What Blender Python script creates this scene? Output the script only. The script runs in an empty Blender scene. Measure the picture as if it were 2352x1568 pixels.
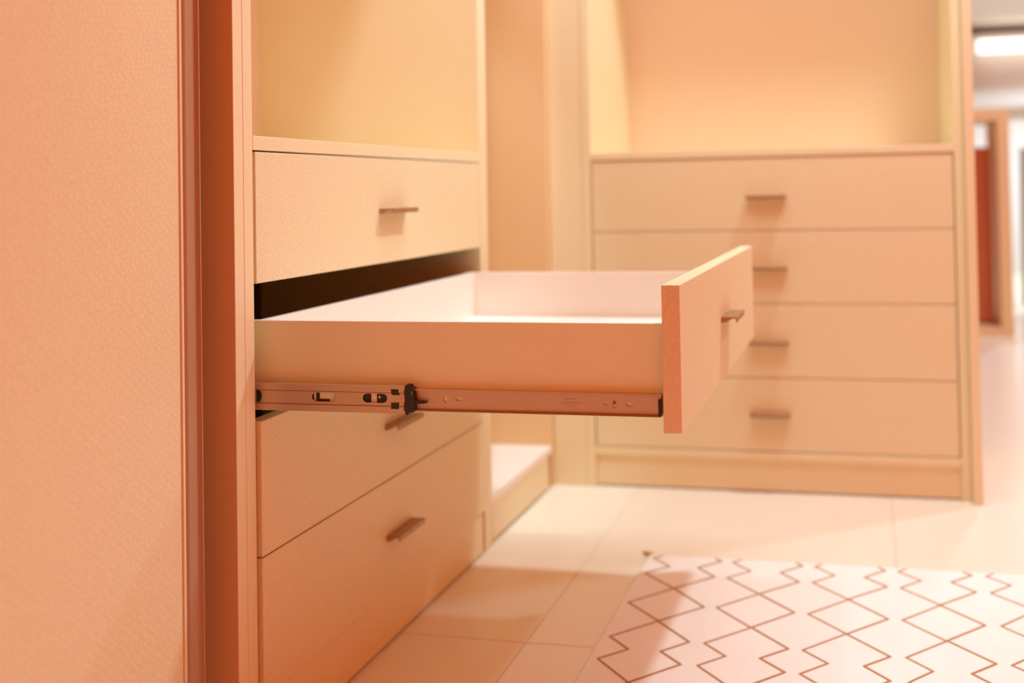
import bpy, bmesh, math, random
from mathutils import Vector, Matrix
random.seed(7)
scn = bpy.context.scene
COL = scn.collection

# ------------------------------------------------------------------ camera
def set_camera():
    yaw, pitch, roll = (math.radians(a) for a in (11.5077, -1.1374, -1.0993))
    f = Vector((-math.sin(yaw)*math.cos(pitch), math.cos(yaw)*math.cos(pitch), -math.sin(pitch)))
    r0 = Vector((math.cos(yaw), math.sin(yaw), 0)); u0 = r0.cross(f)
    r = math.cos(roll)*r0 + math.sin(roll)*u0
    u = -math.sin(roll)*r0 + math.cos(roll)*u0
    cam = bpy.data.cameras.new('camera'); o = bpy.data.objects.new('camera', cam); COL.objects.link(o)
    o.matrix_world = Matrix(((r.x, u.x, -f.x, .8880), (r.y, u.y, -f.y, -1.3436), (r.z, u.z, -f.z, .8389), (0, 0, 0, 1)))
    cam.sensor_fit = 'HORIZONTAL'; cam.sensor_width = 36.0
    cam.lens = 2320.16/2352*36
    cam.shift_x = -341.74/2352; cam.shift_y = -399.11/2352      # the photo is an off-axis crop
    cam.clip_start = .02; cam.clip_end = 60
    cam.dof.use_dof = True; cam.dof.focus_distance = 1.43; cam.dof.aperture_fstop = 2.0
    scn.camera = o
set_camera()

# ------------------------------------------------------------------ world, lights, exposure
w = bpy.data.worlds.new('world'); scn.world = w; w.use_nodes = True
w.node_tree.nodes['Background'].inputs[0].default_value = (1.0, .62, .36, 1)
w.node_tree.nodes['Background'].inputs[1].default_value = .05
vs = scn.view_settings
vs.view_transform = 'Standard'; vs.look = 'None'; vs.gamma = 1; vs.use_curve_mapping = False
vs.exposure = 0.0
scn.cycles.max_bounces = 7; scn.cycles.diffuse_bounces = 6; scn.cycles.adaptive_threshold = .03

WARM = (.64, .92, 1.06)
SPOTS = [  # x, y, z, watts, cone degrees: ceiling downlights
    (1.21, 1.14, 2.66, 104, 130), (.10, 1.14, 2.66, 26, 130),
    (2.30, 2.20, 2.66, 78, 140), (1.9, 4.0, 2.66, 110, 130), (2.6, 6.9, 2.28, 290, 150),
]
def spot(x, y, z, p, cone):
    l = bpy.data.lights.new('downlight_lamp', 'SPOT'); l.energy = p; l.color = WARM
    l.spot_size = math.radians(cone); l.spot_blend = .6; l.shadow_soft_size = .055
    o = bpy.data.objects.new('downlight_lamp', l); COL.objects.link(o); o.location = (x, y, z)
for s in SPOTS: spot(*s)
def aimed(x, y, z, p, cone, tx, ty, tz):
    l = bpy.data.lights.new('added_shelf_lamp', 'SPOT'); l.energy = p; l.color = WARM
    l.spot_size = math.radians(cone); l.spot_blend = .45; l.shadow_soft_size = .035
    o = bpy.data.objects.new('added_shelf_lamp', l); COL.objects.link(o); o.location = (x, y, z)
    o.rotation_euler = (Vector((tx, ty, tz))-Vector((x, y, z))).to_track_quat('-Z', 'Y').to_euler()
aimed(.22, .35, 2.66, 55, 36, -.20, .887, 1.20)            # added spot that brightens the open shelf
def area(x, y, z, sx, sy, rot, p, c):
    l = bpy.data.lights.new('fill_lamp', 'AREA'); l.energy = p; l.color = c; l.shape = 'RECTANGLE'; l.size = sx; l.size_y = sy
    o = bpy.data.objects.new('fill_lamp', l); COL.objects.link(o); o.location = (x, y, z); o.rotation_euler = rot
# added unseen soft fill over the aisle, lights the open shelf
area(.70, .45, 2.67, 1.3, .70, (0, 0, 0), 23, WARM)
# added unseen orange fill lamps by the rear wall, right wall and ceiling
area(2.95, -2.95, 1.35, 4.0, 2.3, (math.radians(90), 0, 0), 27, (1, .12, .0))
area(4.95, .3, 1.35, 5.0, 2.3, (math.radians(90), 0, math.radians(90)), 4.0, (1, .32, .0))
area(2.8, 1.2, 2.68, 3.5, 6.0, (0, 0, 0), 13, (1, .32, .0))

# ------------------------------------------------------------------ materials
def new_mat(name):
    m = bpy.data.materials.new(name); m.use_nodes = True
    return m, m.node_tree, m.node_tree.nodes['Principled BSDF']
def plain(name, col, rough=.5, metal=0.0, spec=.5, grain=0.0, gscale=(60, 60, 60), bump=0.0):
    m, nt, b = new_mat(name)
    b.inputs['Roughness'].default_value = rough; b.inputs['Metallic'].default_value = metal
    b.inputs['Specular IOR Level'].default_value = spec
    b.inputs['Base Color'].default_value = (*col, 1)
    if grain or bump:
        tc = nt.nodes.new('ShaderNodeTexCoord'); mp = nt.nodes.new('ShaderNodeMapping'); no = nt.nodes.new('ShaderNodeTexNoise')
        mp.inputs['Scale'].default_value = gscale; no.inputs['Scale'].default_value = 1; no.inputs['Detail'].default_value = 4
        nt.links.new(tc.outputs['Object'], mp.inputs[0]); nt.links.new(mp.outputs[0], no.inputs['Vector'])
        if grain:
            mx = nt.nodes.new('ShaderNodeMix'); mx.data_type = 'RGBA'
            mx.inputs['A'].default_value = (*[c*(1-grain) for c in col], 1); mx.inputs['B'].default_value = (*[min(1, c*(1+grain)) for c in col], 1)
            nt.links.new(no.outputs['Fac'], mx.inputs['Factor']); nt.links.new(mx.outputs['Result'], b.inputs['Base Color'])
        if bump:
            bp = nt.nodes.new('ShaderNodeBump'); bp.inputs['Strength'].default_value = 1; bp.inputs['Distance'].default_value = bump
            nt.links.new(no.outputs['Fac'], bp.inputs['Height']); nt.links.new(bp.outputs[0], b.inputs['Normal'])
    return m
def leatherette(name, col, pitch=.0062, tint=.06, relief=.0002, rough=.45):
    """embossed laminate: little pebbles in a slightly uneven diagonal grid"""
    m, nt, b = new_mat(name); N = nt.nodes; K = nt.links
    tc = N.new('ShaderNodeTexCoord'); mp = N.new('ShaderNodeMapping'); mp.inputs['Rotation'].default_value = (math.radians(45), math.radians(45), math.radians(45))
    vo = N.new('ShaderNodeTexVoronoi'); vo.inputs['Scale'].default_value = 1/pitch; vo.inputs['Randomness'].default_value = .45
    K.new(tc.outputs['Object'], mp.inputs[0]); K.new(mp.outputs[0], vo.inputs['Vector'])
    rp = N.new('ShaderNodeValToRGB'); rp.color_ramp.elements[0].position = .12; rp.color_ramp.elements[1].position = .62
    rp.color_ramp.elements[0].color = (1, 1, 1, 1); rp.color_ramp.elements[1].color = (0, 0, 0, 1)
    K.new(vo.outputs['Distance'], rp.inputs[0])
    mx = N.new('ShaderNodeMix'); mx.data_type = 'RGBA'
    mx.inputs['A'].default_value = (*[c*(1-tint) for c in col], 1); mx.inputs['B'].default_value = (*[min(1, c*(1+tint*.4)) for c in col], 1)
    K.new(rp.outputs[0], mx.inputs['Factor']); K.new(mx.outputs['Result'], b.inputs['Base Color'])
    bp = N.new('ShaderNodeBump'); bp.inputs['Strength'].default_value = .6; bp.inputs['Distance'].default_value = relief
    K.new(rp.outputs[0], bp.inputs['Height']); K.new(bp.outputs[0], b.inputs['Normal'])
    b.inputs['Roughness'].default_value = rough; b.inputs['Specular IOR Level'].default_value = .35
    return m
def emit(name, col, s):
    m, nt, b = new_mat(name)
    b.inputs['Base Color'].default_value = (*col, 1); b.inputs['Emission Color'].default_value = (*col, 1); b.inputs['Emission Strength'].default_value = s
    return m

BODY = (.87, .72, .435)
M = dict(
    front=leatherette('embossed_beige_laminate', BODY),
    body=plain('beige_laminate', BODY, .45, grain=.03, gscale=(30, 30, 900), bump=.00004),
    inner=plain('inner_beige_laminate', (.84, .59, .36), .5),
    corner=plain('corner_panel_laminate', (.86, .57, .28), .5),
    recess=plain('recess_warm_light', (.97, .58, .28), .5),  # warm light put into the colour, for the door recess and drawer gaps
    white=plain('white_drawer_laminate', (.93, .82, .71), .4),
    boxside=plain('drawer_box_laminate', (.88, .90, .62), .45),
    tile=plain('cream_floor_tile', (.91, .80, .63), .22, grain=.025, gscale=(3, 3, 3)),
    grout=plain('tile_grout', (.74, .58, .42), .9),
    rug=plain('cream_rug_wool', (.93, .87, .77), .95, spec=.1, grain=.05, gscale=(14, 9, 9), bump=.0012),
    rugline=plain('brown_rug_yarn', (.50, .27, .11), .95, spec=.1),
    tassel=plain('tan_tassel_yarn', (.78, .54, .28), .95, spec=.1),
    bronze=plain('bronze_metal', (.44, .25, .11), .38, metal=.5),
    profile=plain('bronze_anodised_profile', (.48, .27, .14), .5, metal=.1),
    steel=plain('brushed_zinc_steel', (.64, .51, .34), .42, metal=.3, grain=.09, gscale=(14, 400, 400)),
    steelline=plain('folded_steel_edge', (.34, .18, .10), .5, metal=.6),
    black=plain('black_plastic', (.025, .02, .014), .5),
    stamp=plain('stamped_mark', (.52, .40, .32), .55, metal=.4),
    wall=plain('warm_bounce_wall', (.80, .27, .04), .8),  # orange put on the unseen walls to warm the bounced light
    ceil=plain('warm_bounce_ceiling', (.80, .27, .04), .9),  # same orange, added for warm bounce off the unseen ceiling
    farwall=plain('far_white_wall', (.80, .74, .70), .8),
    tan=plain('tan_frame_laminate', (.80, .57, .30), .5),
    red=plain('red_brown_wood', (.58, .15, .05), .45, grain=.1, gscale=(20, 20, 4)),
    grey=plain('grey_green_panel', (.42, .40, .34), .6),
    shaded_back=plain('back_painted_shade', (.10, .06, .035), .7),
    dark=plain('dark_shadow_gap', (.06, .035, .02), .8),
    lamp=emit('led_tube', (1, .93, .86), 2.2),
    lens=emit('downlight_lens', (1, .85, .65), 3.0),
    chrome=plain('pale_trim_ring', (.85, .75, .65), .3),
    screw=plain('screw_head', (.70, .42, .26), .35, metal=.8),
)

# ------------------------------------------------------------------ builders
ORG = {}
def empty(name, loc, parent=None):
    o = bpy.data.objects.new(name, None); COL.objects.link(o); o.empty_display_size = .1
    ORG[o.name] = Vector(loc); o.location = Vector(loc) - (ORG[parent.name] if parent else Vector())
    if parent: o.parent = parent
    return o
def tag(o, label=None, cat=None, group=None, kind=None):
    if label: o['label'] = label
    if cat: o['category'] = cat
    if group: o['group'] = group
    if kind: o['kind'] = kind
    return o
def link(name, bm, mat, parent=None, smooth=False):
    """world-space bmesh -> object whose origin is the centre of its bounds"""
    vs_ = [v.co.copy() for v in bm.verts]
    lo = Vector([min(v[i] for v in vs_) for i in range(3)]); hi = Vector([max(v[i] for v in vs_) for i in range(3)])
    c = (lo+hi)/2; c.z = lo.z
    bmesh.ops.translate(bm, verts=bm.verts, vec=-c)
    bmesh.ops.recalc_face_normals(bm, faces=bm.faces)
    me = bpy.data.meshes.new(name); bm.to_mesh(me); bm.free()
    if smooth:
        for p in me.polygons: p.use_smooth = True
    mats = mat if isinstance(mat, (list, tuple)) else [mat]
    for m in mats: me.materials.append(m)
    o = bpy.data.objects.new(name, me); COL.objects.link(o)
    ORG[o.name] = c; o.location = c - (ORG[parent.name] if parent else Vector())
    if parent: o.parent = parent
    return o
def add_box(bm, x0, x1, y0, y1, z0, z1, bevel=0.0):
    g = bmesh.ops.create_cube(bm, size=1)
    for v in g['verts']:
        v.co = Vector((x0+(v.co.x+.5)*(x1-x0), y0+(v.co.y+.5)*(y1-y0), z0+(v.co.z+.5)*(z1-z0)))
    if bevel:
        es = list({e for v in g['verts'] for e in v.link_edges})
        bmesh.ops.bevel(bm, geom=es, offset=bevel, segments=1, affect='EDGES', profile=.5)
def box(name, x0, x1, y0, y1, z0, z1, mat, parent=None, bevel=0.0):
    bm = bmesh.new(); add_box(bm, x0, x1, y0, y1, z0, z1, bevel)
    return link(name, bm, mat, parent)
def add_extrude(bm, pts3, vec):
    vs_ = [bm.verts.new(p) for p in pts3]
    f = bm.faces.new(vs_)
    r = bmesh.ops.extrude_face_region(bm, geom=[f])
    bmesh.ops.translate(bm, verts=[v for v in r['geom'] if isinstance(v, bmesh.types.BMVert)], vec=vec)
def add_plate(bm, outline, holes, to3, vec):
    """flat plate with real holes: outline and holes are 2D loops, to3 maps them to 3D, vec is the thickness"""
    edges = []
    for loop in [outline]+holes:
        vv = [bm.verts.new(to3(*p)) for p in loop]
        edges += [bm.edges.new((vv[i], vv[(i+1) % len(vv)])) for i in range(len(vv))]
    r = bmesh.ops.triangle_fill(bm, use_beauty=True, edges=edges)
    fs = [g for g in r['geom'] if isinstance(g, bmesh.types.BMFace)]
    e = bmesh.ops.extrude_face_region(bm, geom=fs)
    bmesh.ops.translate(bm, verts=[v for v in e['geom'] if isinstance(v, bmesh.types.BMVert)], vec=vec)
def stadium(cx, cz, L, H, n=7):
    """rounded slot, long side L across x (or z when H > L)"""
    pts = []
    r = min(L, H)/2
    if L >= H:
        for s, a0 in ((1, -90), (-1, 90)):
            for k in range(n): a = math.radians(a0+180*k/(n-1)); pts.append((cx+s*(L/2-r)+r*math.cos(a), cz+r*math.sin(a)))
    else:
        for s, a0 in ((1, 0), (-1, 180)):
            for k in range(n): a = math.radians(a0+180*k/(n-1)); pts.append((cx+r*math.cos(a), cz+s*(H/2-r)+r*math.sin(a)))
    return pts
def circle(cx, cz, r, n=14): return [(cx+r*math.cos(2*math.pi*k/n), cz+r*math.sin(2*math.pi*k/n)) for k in range(n)]

HP = [(0, 0), (.027, 0), (.0275, -.0006), (.0275, -.0088), (.0258, -.0088), (.0252, -.0026), (.021, -.0024), (.016, -.0042),
      (.011, -.0074), (.007, -.0092), (.003, -.0100), (0, -.0100)]
HL = .108
def handle(plane, pos, mid, ztop, parent):
    """angled finger pull with a drop lip; plane 'x' projects towards +X, 'y' towards -Y"""
    bm = bmesh.new()
    if plane == 'x': add_extrude(bm, [(pos+d, mid-HL/2, ztop+h) for d, h in HP], Vector((0, HL, 0)))
    else: add_extrude(bm, [(mid-HL/2, pos-d, ztop+h) for d, h in HP], Vector((HL, 0, 0)))
    return link('handle', bm, M['bronze'], parent)

# ------------------------------------------------------------------ setting
TOP = 2.10
fl = tag(box('floor', -.70, 5.0, -3.0, 9.0, -.05, -.0022, M['grout']), kind='structure')
xs = [-.70]+[.248+.685*k for k in range(-1, 7)]+[5.0]
ys = [-3.0]+[.458+1.2*k for k in range(-2, 8)]
for i in range(len(xs)-1):
    for j in range(len(ys)-1):
        box('tile', xs[i]+.0012, xs[i+1]-.0012, ys[j]+.0012, ys[j+1]-.0012, -.012, 0, M['tile'], fl, .0008)
tag(box('ceiling', -.75, 5.05, -3.05, 6.0, 2.70, 2.75, M['ceil']), kind='structure')
tag(box('wall_left', -.72, -.62, -3.05, 9.0, 0, 2.75, M['wall']), kind='structure')
tag(box('wall_right', 5.0, 5.1, -3.05, 9.0, 0, 2.75, M['wall']), kind='structure')
tag(box('wall_rear', -.72, 5.1, -3.1, -3.0, 0, 2.75, M['wall']), kind='structure')
tag(box('wall_far', -.72, 5.1, 8.52, 8.62, 0, 2.75, M['farwall']), kind='structure')
tag(box('wall_back', -.62, 1.10, 1.955, 2.02, 0, 2.70, M['wall']), kind='structure')
tag(box('trim_1', -.62, 5.0, 6.0, 8.52, 2.31, 2.36, M['farwall']), kind='structure')      # lowered ceiling of the far room
tag(box('trim_2', -.62, 5.0, 5.98, 6.02, 2.31, 2.75, M['farwall']), kind='structure')
tag(box('shadow_gap_strip', -.62, 5.0, 8.50, 8.53, 2.22, 2.275, M['dark']), kind='structure')       # dark strip painting the shadow gap under it
tag(box('trim_4', -.62, 5.0, 8.30, 8.52, 1.52, 1.67, M['farwall'], bevel=.01), kind='structure')

# ------------------------------------------------------------------ sliding-door wardrobe (left, nearest)
wd = tag(empty('sliding_wardrobe', (-.29, -.90, 0)), 'tall beige wardrobe with pebbled sliding door edged by a bronze profile, left of the drawers', 'wardrobe')
Y0, Y1 = -1.70, -.0257
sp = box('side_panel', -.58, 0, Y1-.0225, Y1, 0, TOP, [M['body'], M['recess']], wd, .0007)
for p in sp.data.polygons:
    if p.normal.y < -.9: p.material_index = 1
box('side_panel', -.58, 0, Y0, Y0+.0225, 0, TOP, M['body'], wd, .0007)
box('back_panel', -.588, -.58, Y0, Y1, .02, TOP, M['inner'], wd)
box('top_panel', -.58, 0, Y0+.0225, Y1-.0225, TOP-.022, TOP, M['body'], wd)
box('base_panel', -.58, -.02, Y0+.0225, Y1-.0225, .08, .10, M['inner'], wd)
dr = box('sliding_door', -.012, .015, Y0-.02, -.1860, .015, TOP+.02, M['front'], wd, .0007)
PX = [(-.014, -.1805), (-.004, -.1805), (-.003, -.1780), (.0050, -.1768), (.0095, -.1745), (.0128, -.1718),
      (.0140, -.1700), (.0140, -.1508), (.0150, -.1502), (.0185, -.1492), (.0185, -.1474), (.0160, -.1466), (.0150, -.1440), (.0105, -.1412), (-.014, -.1412)]
bm = bmesh.new(); add_extrude(bm, [(x, y, .015) for x, y in PX], Vector((0, 0, TOP+.005)))
box('edge_trim', .005, .0172, -.1852, -.1812, .015, TOP+.02, M['body'], dr, .0004)
tag(link('edge_profile', bm, M['profile'], dr), 'bronze grooved aluminium edge profile')

# ------------------------------------------------------------------ drawer unit (subject)
W = .887
du = tag(empty('drawer_wardrobe', (-.29, W/2, 0)), 'beige wardrobe unit with four pebbled drawers, the second pulled out on a metal slide', 'wardrobe')
box('side_panel', -.58, 0, -.0250, -.0023, 0, TOP, M['body'], du, .0007)
box('side_panel', -.58, 0, .8895, .9130, 0, TOP, M['body'], du, .0007)
box('shelf', -.57, 0, -.0018, .8890, .9062, .9274, M['body'], du, .0007)
box('back_panel', -.588, -.571, -.0250, .9130, .91, TOP, M['inner'], du)
tag(box('back_panel', -.588, -.571, -.0250, .9130, .02, .9095, M['shaded_back'], du), 'back panel behind the drawers, coloured dark as shade')  # dark tone paints the shade inside the cabinet
box('top_panel', -.57, 0, -.0018, .8890, TOP-.03, TOP, M['body'], du, .0007)
box('base_panel', -.57, -.02, -.0018, .8890, .072, .090, M['inner'], du)
box('plinth', -.018, -.001, -.0018, .8790, .005, .0995, M['body'], du, .0007)
FY0, FY1, FT = .0029, .8857, .0235
HM = (FY0+FY1)/2
def closed(z0, z1, xf, px):
    d = box('drawer', xf-FT, xf, FY0, FY1, z0, z1, M['front'], px, .0008)
    handle('x', xf, HM, (z0+z1)/2+.004, d)
    return d
closed(.7085, .9037, .0005, du)
closed(.3075, .5058, .0057, du)
closed(.1002, .3050, .0057, du)
# the open drawer
XO = .6362; ZB = .5063; ZT = .7068
od = tag(empty('drawer', (.30, W/2, ZB), du), 'open drawer pulled out on its metal slide')
tag(box('drawer_front', XO-.0252, XO, FY0, FY1, ZB, ZT, M['front'], od, .0008), 'pebbled beige front panel')
handle('x', XO, HM, .6135, od)
bx0, bx1, by0, by1, bz0, bz1 = -.0140, XO-.0252, .0232, .8648, .5245, .6519
bm = bmesh.new(); add_box(bm, bx0-.020, bx1, by0, by0+.0105, bz0, bz1, .0006)
bm.faces.ensure_lookup_table()
s1 = link('drawer_side', bm, [M['boxside'], M['white']], od)
for p in s1.data.polygons:
    if p.normal.z > .3 or p.normal.y > .5: p.material_index = 1
s2 = box('drawer_side', bx0-.020, bx1, by1-.0105, by1, bz0, bz1, M['white'], od, .0006)
box('drawer_back', bx0, bx0+.0120, by0+.0105, by1-.0105, bz0, bz1, M['white'], od, .0006)
box('drawer_base', bx0+.012, bx1, by0+.0105, by1-.0105, .5400, .5521, M['white'], od)
# ---- slide, near side. inner member screwed to the drawer
YP = .0140                                        # its face
def to3(y): return lambda a, b: Vector((a, y, b))
bm = bmesh.new()
OUT = [(.2380, .5275), (.6060, .5278), (.6060, .5546), (.2380, .5551)]
add_plate(bm, OUT, [stadium(.2912, .5428, .0064, .0105), stadium(.3118, .5433, .0112, .0050), circle(.5271, .5424, .0029), stadium(.5401, .5416, .0060, .0118),
                    stadium(.5617, .5419, .0115, .0054)], to3(YP), Vector((0, .0012, 0)))
add_extrude(bm, [(.2380, YP-.0030, .5549), (.2380, YP+.0090, .5549), (.2380, YP+.0090, .5562), (.2380, YP-.0026, .5566)], Vector((.3690, 0, -.0003)))
tag(link('slide_rail', bm, M['steel'], od), 'bright steel slide rail fixed to the drawer side')
box('slide_rail', .236, .600, YP+.0022, by0-.0002, .5290, .5535, M['boxside'], od)          # backing seen through the holes
bm = bmesh.new(); add_extrude(bm, [(.2380, YP-.0032, .5258), (.2380, YP+.0090, .5258), (.2380, YP+.0090, .5279), (.2380, YP-.0026, .5284)], Vector((.3675, 0, .0002)))
tag(link('rail_lip', bm, M['steelline'], od), 'lower lip of the slide rail, shade painted dark')  # darker steel paints the shade along the lower lip
# screw
bm = bmesh.new()
add_extrude(bm, [(x, YP-.0002, z) for x, z in circle(.5400, .5438, .0031, 16)], Vector((0, .002, 0)))
sc = link('screw', bm, M['screw'], od)
bm = bmesh.new()
for a in (45, 135):
    ca, sa = math.cos(math.radians(a)), math.sin(math.radians(a))
    q = [(-.0021, -.00045), (.0021, -.00045), (.0021, .00045), (-.0021, .00045)]
    add_extrude(bm, [(.5400+x*ca-z*sa, YP-.0004, .5438+x*sa+z*ca) for x, z in q], Vector((0, .0003, 0)))
tag(link('screw_slot', bm, M['black'], od), 'dark cross slot of the screw')
# stamped mark: an arch over a bar of small strokes, with a flourish and a short oval below
bm = bmesh.new()
def stroke(x0, x1, z0, z1): add_box(bm, x0, x1, YP-.00012, YP+.0003, z0, z1)
arc = [(.4770+.0085*math.cos(math.radians(a)), .5450+.0042*math.sin(math.radians(a))) for a in range(20, 161, 14)]
arc2 = [(.4770+.0070*math.cos(math.radians(a)), .5450+.0020*math.sin(math.radians(a))) for a in range(160, 19, -14)]
add_extrude(bm, [(x, YP-.00012, z) for x, z in arc+arc2], Vector((0, .0003, 0)))
for k in range(11): stroke(.4660+k*.0020, .4671+k*.0020, .5412+(k % 2)*.0004, .5438)
stroke(.4655, .4880, .5405, .5408)
for k in range(4): stroke(.4885+k*.0012, .4893+k*.0012, .5408-.001*(k % 2), .5440-.0006*k)
for k in range(5): stroke(.4712+k*.0024, .4727+k*.0024, .5366, .5382)
tag(link('maker_mark', bm, M['stamp'], od), 'faint stamped emblem')
# stop and bracket at the front end
box('end_stop', .6024, .6058, YP-.0036, YP+.0010, .5268, .5502, M['black'], od, .0006)
box('end_bracket', .6062, .6108, YP+.0005, by0, .5300, .5552, M['steelline'], od, .0012)
# intermediate member, drawn half out of the cabinet
YI = .0075
bm = bmesh.new()
x0, x1 = -.30, .2338
for za, zb in ((.5512, .5616), (.5218, .5320)):
    add_box(bm, x0, x1, YI, YI+.006, za, zb, .0007)
tl = bmesh.new()
OUT = [(x0, .5316), (x1, .5316), (x1, .5516), (x0, .5516)]
add_plate(bm, OUT, [stadium(.1041, .5428, .0385, .0130), stadium(.1850, .5431, .0385, .0130)], to3(YI+.0008), Vector((0, .0012, 0)))
tl.free()
tag(link('slide_channel', bm, M['steel'], od), 'wide steel channel with round-ended slots')
bm = bmesh.new()
for z in (.5514, .5318): add_box(bm, x0, .2338, YI-.00015, YI+.001, z-.00045, z+.00045)
link('fold_line', bm, M['steelline'], od)
# what the slots show: plastic ball cage and the rail behind
bm = bmesh.new()
add_extrude(bm, [(x, YI+.0036, z) for x, z in [(.0905, .5495), (.0955, .5495), (.0955, .5395), (.1115, .5395), (.1115, .5362), (.0905, .5362)]], Vector((0, .001, 0)))
add_box(bm, .0845, .0862, YI+.0036, YI+.0046, .5362, .5495)
add_box(bm, .1212, .1235, YI+.0036, YI+.0046, .5362, .5495)
link('ball_cage', bm, M['black'], od); bm = bmesh.new()
add_box(bm, .1655, .1772, YI+.0036, YI+.0046, .5362, .5500)
add_plate(bm, [(.1868, .5362), (.2046, .5362), (.2046, .5500), (.1868, .5500)], [circle(.1905, .5440, .0022), circle(.2022, .5484, .0016)], to3(YI+.0036), Vector((0, .001, 0)))
link('ball_cage', bm, M['black'], od)
box('inner_channel', -.29, .232, YI+.0048, YP+.004, .5335, .5500, M['boxside'], od)
# black plastic retainers and the release catch at the mouth of the channel
for za, zb, t in ((.5486, .5567, -1), (.5286, .5374, 1)):
    bm = bmesh.new(); s = .0012
    pts = [(.2105, zb), (.2220-(.0 if t < 0 else -.0006), zb), (.2222, (za+zb)/2), (.2238-(0 if t < 0 else .0010), za), (.2120-(0 if t < 0 else .0016), za), (.2110, (za+zb)/2)]
    add_extrude(bm, [(x, YI-.0004, z) for x, z in pts], Vector((0, .002, 0)))
    link('retainer_tab', bm, M['black'], od)
bm = bmesh.new()
prof = [(.2335, .5245), (.2335, .5218), (.2362, .5205), (.2385, .5222), (.2398, .5245), (.2460, .5250), (.2474, .5300), (.2478, .5420), (.2474, .5500), (.2455, .5572),
        (.2425, .5592), (.2405, .5598), (.2402, .5622), (.2385, .5636), (.2362, .5626), (.2345, .5635), (.2330, .5612), (.2330, .5575), (.2318, .5560), (.2318, .5505), (.2326, .5480), (.2326, .5390), (.2314, .5360), (.2314, .5275)]
add_extrude(bm, [(x, YI-.0022, z) for x, z in prof], Vector((0, .013, 0)))
link('release_catch', bm, M['black'], od)
bm = bmesh.new()
add_extrude(bm, [(x, YI-.0010, z) for x, z in [(.2470, .5422), (.2610, .5410), (.2645, .5402), (.2660, .5390), (.2645, .5378), (.2610, .5372), (.2470, .5370)]], Vector((0, .005, 0)))
link('release_lever', bm, M['black'], od)
bm = bmesh.new()
add_extrude(bm, [(x, YI-.0030, z) for x, z in [(.2427, .5545), (.2440, .5530), (.2448, .5490), (.2444, .5490), (.2436, .5525), (.2424, .5538)]], Vector((0, .0009, 0)))
link('catch_spring', bm, M['steel'], od)
bm = bmesh.new()
add_extrude(bm, [(x, YI-.0008, z) for x, z in [(-.004, .5505), (.0010, .5500), (.0030, .5470), (.0036, .5425), (.0030, .5380), (.0010, .5345), (-.004, .5335)]], Vector((0, .003, 0)))
link('ball_stop', bm, M['black'], od)
# far-side slide (mostly out of sight)
box('slide_rail', .24, .606, by1+.0004, by1+.0090, .5262, .5562, M['steel'], od)
box('slide_channel', -.30, .2338, by1+.0092, by1+.0170, .5218, .5616, M['steel'], od)

# ------------------------------------------------------------------ open hanging unit beyond the drawers
hu = tag(empty('open_wardrobe', (-.29, 1.165, 0)), 'open-fronted beige wardrobe unit on a low plinth, in the corner beyond the drawers', 'wardrobe')
box('side_panel', -.58, 0, .9138, .9370, 0, TOP, M['body'], hu, .0007)
box('side_panel', -.58, -.0015, 1.4030, 1.4262, 0, TOP, M['corner'], hu, .0007)
box('back_panel', -.588, -.571, .9138, 1.4250, .02, TOP, M['inner'], hu)
box('top_panel', -.57, 0, .9372, 1.4028, TOP-.03, TOP, M['body'], hu)
box('base_panel', -.57, -.001, .9372, 1.4028, .0960, .1160, M['white'], hu, .0007)
box('plinth', -.020, -.003, .9480, 1.3780, .0075, .0955, M['body'], hu, .0007)

# ------------------------------------------------------------------ far drawer unit, facing the camera
YF = 1.4268
XL, XR = .1213, .1213
fu = tag(empty('drawer_wardrobe', (.58, 1.68, 0)), 'beige wardrobe unit facing forward with four closed drawers below a lit open niche', 'wardrobe')
box('filler_panel', -.0015, .0950, YF+.0015, YF+.020, 0, TOP, M['body'], fu, .0007)
box('side_panel', .0955, .1203, YF, 1.935, 0, TOP, M['body'], fu, .0007)
box('side_panel', 1.1150, 1.1400, YF, 1.935, 0, TOP, M['body'], fu, .0007)
box('end_panel', 1.1408, 1.1655, 1.4010, 1.945, 0, TOP, M['body'], fu, .0007)
box('shelf', .1206, 1.1147, YF+.001, 1.926, .9190, .9395, M['body'], fu, .0007)
box('bottom_rail', .1206, 1.1147, YF+.001, 1.926, .0925, .1120, M['body'], fu, .0007)
box('plinth', .1206, 1.1147, YF+.012, YF+.030, .004, .0915, M['body'], fu, .0007)
box('back_panel', .0955, 1.1400, 1.927, 1.935, .02, TOP, M['inner'], fu)
box('top_panel', .1206, 1.1147, YF, 1.926, TOP-.022, TOP, M['body'], fu)
zz = [.1142, .3146, .5168, .7172, .9175]
for k in range(4):
    d = box('drawer', .1235, 1.1120, YF+.003, YF+.013, zz[k]+.0006, zz[k+1]-.0022, M['front'], fu, .0008)
    box('drawer_body', .1225, 1.1130, YF+.0131, YF+.40, zz[k]+.0002, zz[k+1]-.0004, M['recess'], d)  # backing added behind the front gaps, its orange paints their warm shade
    handle('y', YF+.003, .6165, [.2190, .4150, .6180, .8130][k], d)

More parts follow.
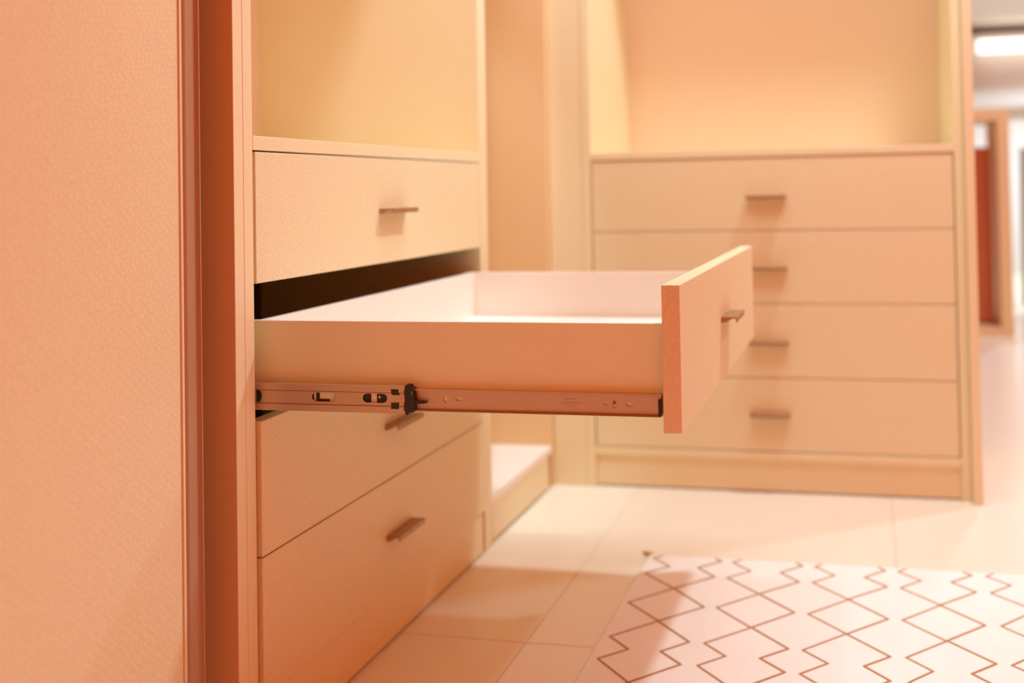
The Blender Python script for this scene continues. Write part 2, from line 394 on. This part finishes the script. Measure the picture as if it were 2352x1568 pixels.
# ------------------------------------------------------------------ rug
RX0, RX1, RY0, RY1, RZ = .3837, 1.8170, -.80, .913, .008
bm = bmesh.new(); add_box(bm, RX0, RX1, RY0, RY1, 0, RZ, .003)
rg = link('rug', bm, M['rug']); tag(rg, 'cream rug with thin brown stepped diamond lines on the tiled floor', 'rug')
def ribbon(pts, wd_, z):
    bm = bmesh.new(); L, R = [], []
    n = len(pts)
    for i, p in enumerate(pts):
        p = Vector(p); a = (p-Vector(pts[i-1])).normalized() if i else None; b = (Vector(pts[i+1])-p).normalized() if i < n-1 else None
        if a is None: a = b
        if b is None: b = a
        na, nb = Vector((-a.y, a.x)), Vector((-b.y, b.x)); m = (na+nb)
        m = m.normalized() if m.length > 1e-6 else na
        k = wd_/2/max(.45, m.dot(na))
        L.append(p+m*k); R.append(p-m*k)
    lv = [bm.verts.new((q.x, q.y, z)) for q in L]; rv = [bm.verts.new((q.x, q.y, z)) for q in R]
    fs = [bm.faces.new((lv[i], lv[i+1], rv[i+1], rv[i])) for i in range(n-1)]
    e = bmesh.ops.extrude_face_region(bm, geom=fs)
    bmesh.ops.translate(bm, verts=[v for v in e['geom'] if isinstance(v, bmesh.types.BMVert)], vec=(0, 0, -.0015))
    return bm
seq = [(0, 0), (-.081, .0755), (-.159, 0), (-.237, .0755), (-.281, .0310), (-.326, .0755)]
for c in range(8):
    cx = .4770+.1782*c
    for s in (-1, 1):
        pts = []
        for k in range(-1, 4):
            for dy, dx in seq: pts.append((cx+s*dx+random.uniform(-.0015, .0015), .726-.401*k+dy+random.uniform(-.0015, .0015)))
        out = []
        for i, p in enumerate(pts):
            if RY0+.01 < p[1] < RY1-.006:
                if not out and i:
                    q = pts[i-1]; t = (RY1-.006-q[1])/(p[1]-q[1]); out.append((q[0]+t*(p[0]-q[0]), RY1-.006))
                out.append(p)
        link('pattern_line', ribbon(out, .0036, RZ+.0011+(.0003 if s > 0 else 0)), M['rugline'], rg)
def tassel(x, y, ang):
    bm = bmesh.new(); ca, sa = math.cos(ang), math.sin(ang)
    for k in range(9):
        a = -.35+.7*k/8+random.uniform(-.04, .04); L = .036+random.uniform(-.006, .004)
        d = Vector((ca*math.cos(a)-sa*math.sin(a), sa*math.cos(a)+ca*math.sin(a), 0)); n = Vector((-d.y, d.x, 0))
        b0 = Vector((x, y, .006)); tip = b0+d*L; tip.z = .002
        vs_ = [bm.verts.new(b0+n*.0016), bm.verts.new(b0-n*.0016), bm.verts.new(b0+Vector((0, 0, .004))), bm.verts.new(tip+n*.0014), bm.verts.new(tip-n*.0014), bm.verts.new(tip+Vector((0, 0, .003)))]
        for q in ((0, 1, 2), (3, 5, 4), (0, 3, 4, 1), (1, 4, 5, 2), (2, 5, 3, 0)): bm.faces.new([vs_[i] for i in q])
    bmesh.ops.create_icosphere(bm, subdivisions=1, radius=.006, matrix=Matrix.Translation((x, y, .008)))
    return link('tassel', bm, M['tassel'], rg)
tassel(RX0+.004, RY1-.002, math.radians(115))
tassel(RX1-.004, RY1-.002, math.radians(65))

# ------------------------------------------------------------------ far room, right edge
fc = tag(empty('open_frame_cabinet', (1.30, 4.65, 0)), 'blurred tan open-frame cabinet in the far room beyond the drawer units', 'cabinet')
box('side_panel', 1.586, 1.652, 4.40, 4.90, 0, 1.235, M['tan'], fc, .002)
box('side_panel', .90, .965, 4.40, 4.90, 0, 1.235, M['tan'], fc, .002)
box('top_panel', .965, 1.586, 4.40, 4.90, 1.172, 1.235, M['tan'], fc, .002)
box('base_panel', .965, 1.586, 4.40, 4.90, 0, .045, M['tan'], fc, .002)
rd = tag(box('door', 1.00, 1.566, 4.56, 4.58, .052, 1.030, M['red'], fc, .002), 'red-brown wooden door panel')
box('door_rail', 1.00, 1.566, 4.585, 4.62, .045, .085, M['dark'], fc)
gp = tag(empty('display_panel', (2.2, 5.42, 0)), 'grey free-standing display panel at the far right behind the frame cabinet', 'display')
box('panel', 1.845, 2.60, 5.40, 5.43, .05, 1.046, M['grey'], gp, .003)
box('foot', 1.90, 1.96, 5.30, 5.52, 0, .05, M['grey'], gp, .003)
box('foot', 2.48, 2.54, 5.30, 5.52, 0, .05, M['grey'], gp, .003)
lf = tag(empty('strip_light', (2.6, 8.42, 2.03)), 'long glowing tube lamp on the far wall under the ceiling', 'lamp')
bm = bmesh.new(); bmesh.ops.create_cone(bm, cap_ends=True, segments=16, radius1=.058, radius2=.058, depth=2.0, matrix=Matrix.Translation((2.93, 8.42, 2.09)) @ Matrix.Rotation(math.pi/2, 4, 'Y'))
link('tube', bm, M['lamp'], lf, smooth=True)
box('housing', 1.95, 3.92, 8.47, 8.515, 2.06, 2.13, M['chrome'], lf, .004)

# ------------------------------------------------------------------ ceiling downlights carrying the spot lamps
DL = ['round ceiling downlight over the floor between the open drawer and the far drawer unit', 'round ceiling downlight above the open-fronted corner unit',
      'round ceiling downlight over the aisle right of the far drawer unit', 'round ceiling downlight near the tan frame cabinet', 'round downlight in the lowered far ceiling beside the tube lamp']
for i, s in enumerate(SPOTS):
    t = tag(empty('ceiling_downlight', (s[0], s[1], s[2]+.03)), DL[i], 'lamp', 'ceiling downlights')
    bm = bmesh.new()
    for k in range(20):
        a0, a1 = 2*math.pi*k/20, 2*math.pi*(k+1)/20
        q = [bm.verts.new((s[0]+r*math.cos(a), s[1]+r*math.sin(a), z)) for a in (a0, a1) for r, z in ((.062, s[2]+.039), (.062, s[2]+.034), (.048, s[2]+.030), (.048, s[2]+.039))]
        for j in range(3): bm.faces.new((q[j], q[j+1], q[j+5], q[j+4]))
    bmesh.ops.remove_doubles(bm, verts=bm.verts, dist=1e-5)
    link('trim_ring', bm, M['chrome'], t)
    bm = bmesh.new(); bmesh.ops.create_circle(bm, cap_ends=True, segments=20, radius=.048, matrix=Matrix.Translation((s[0], s[1], s[2]+.037)))
    link('lens', bm, M['lens'], t)
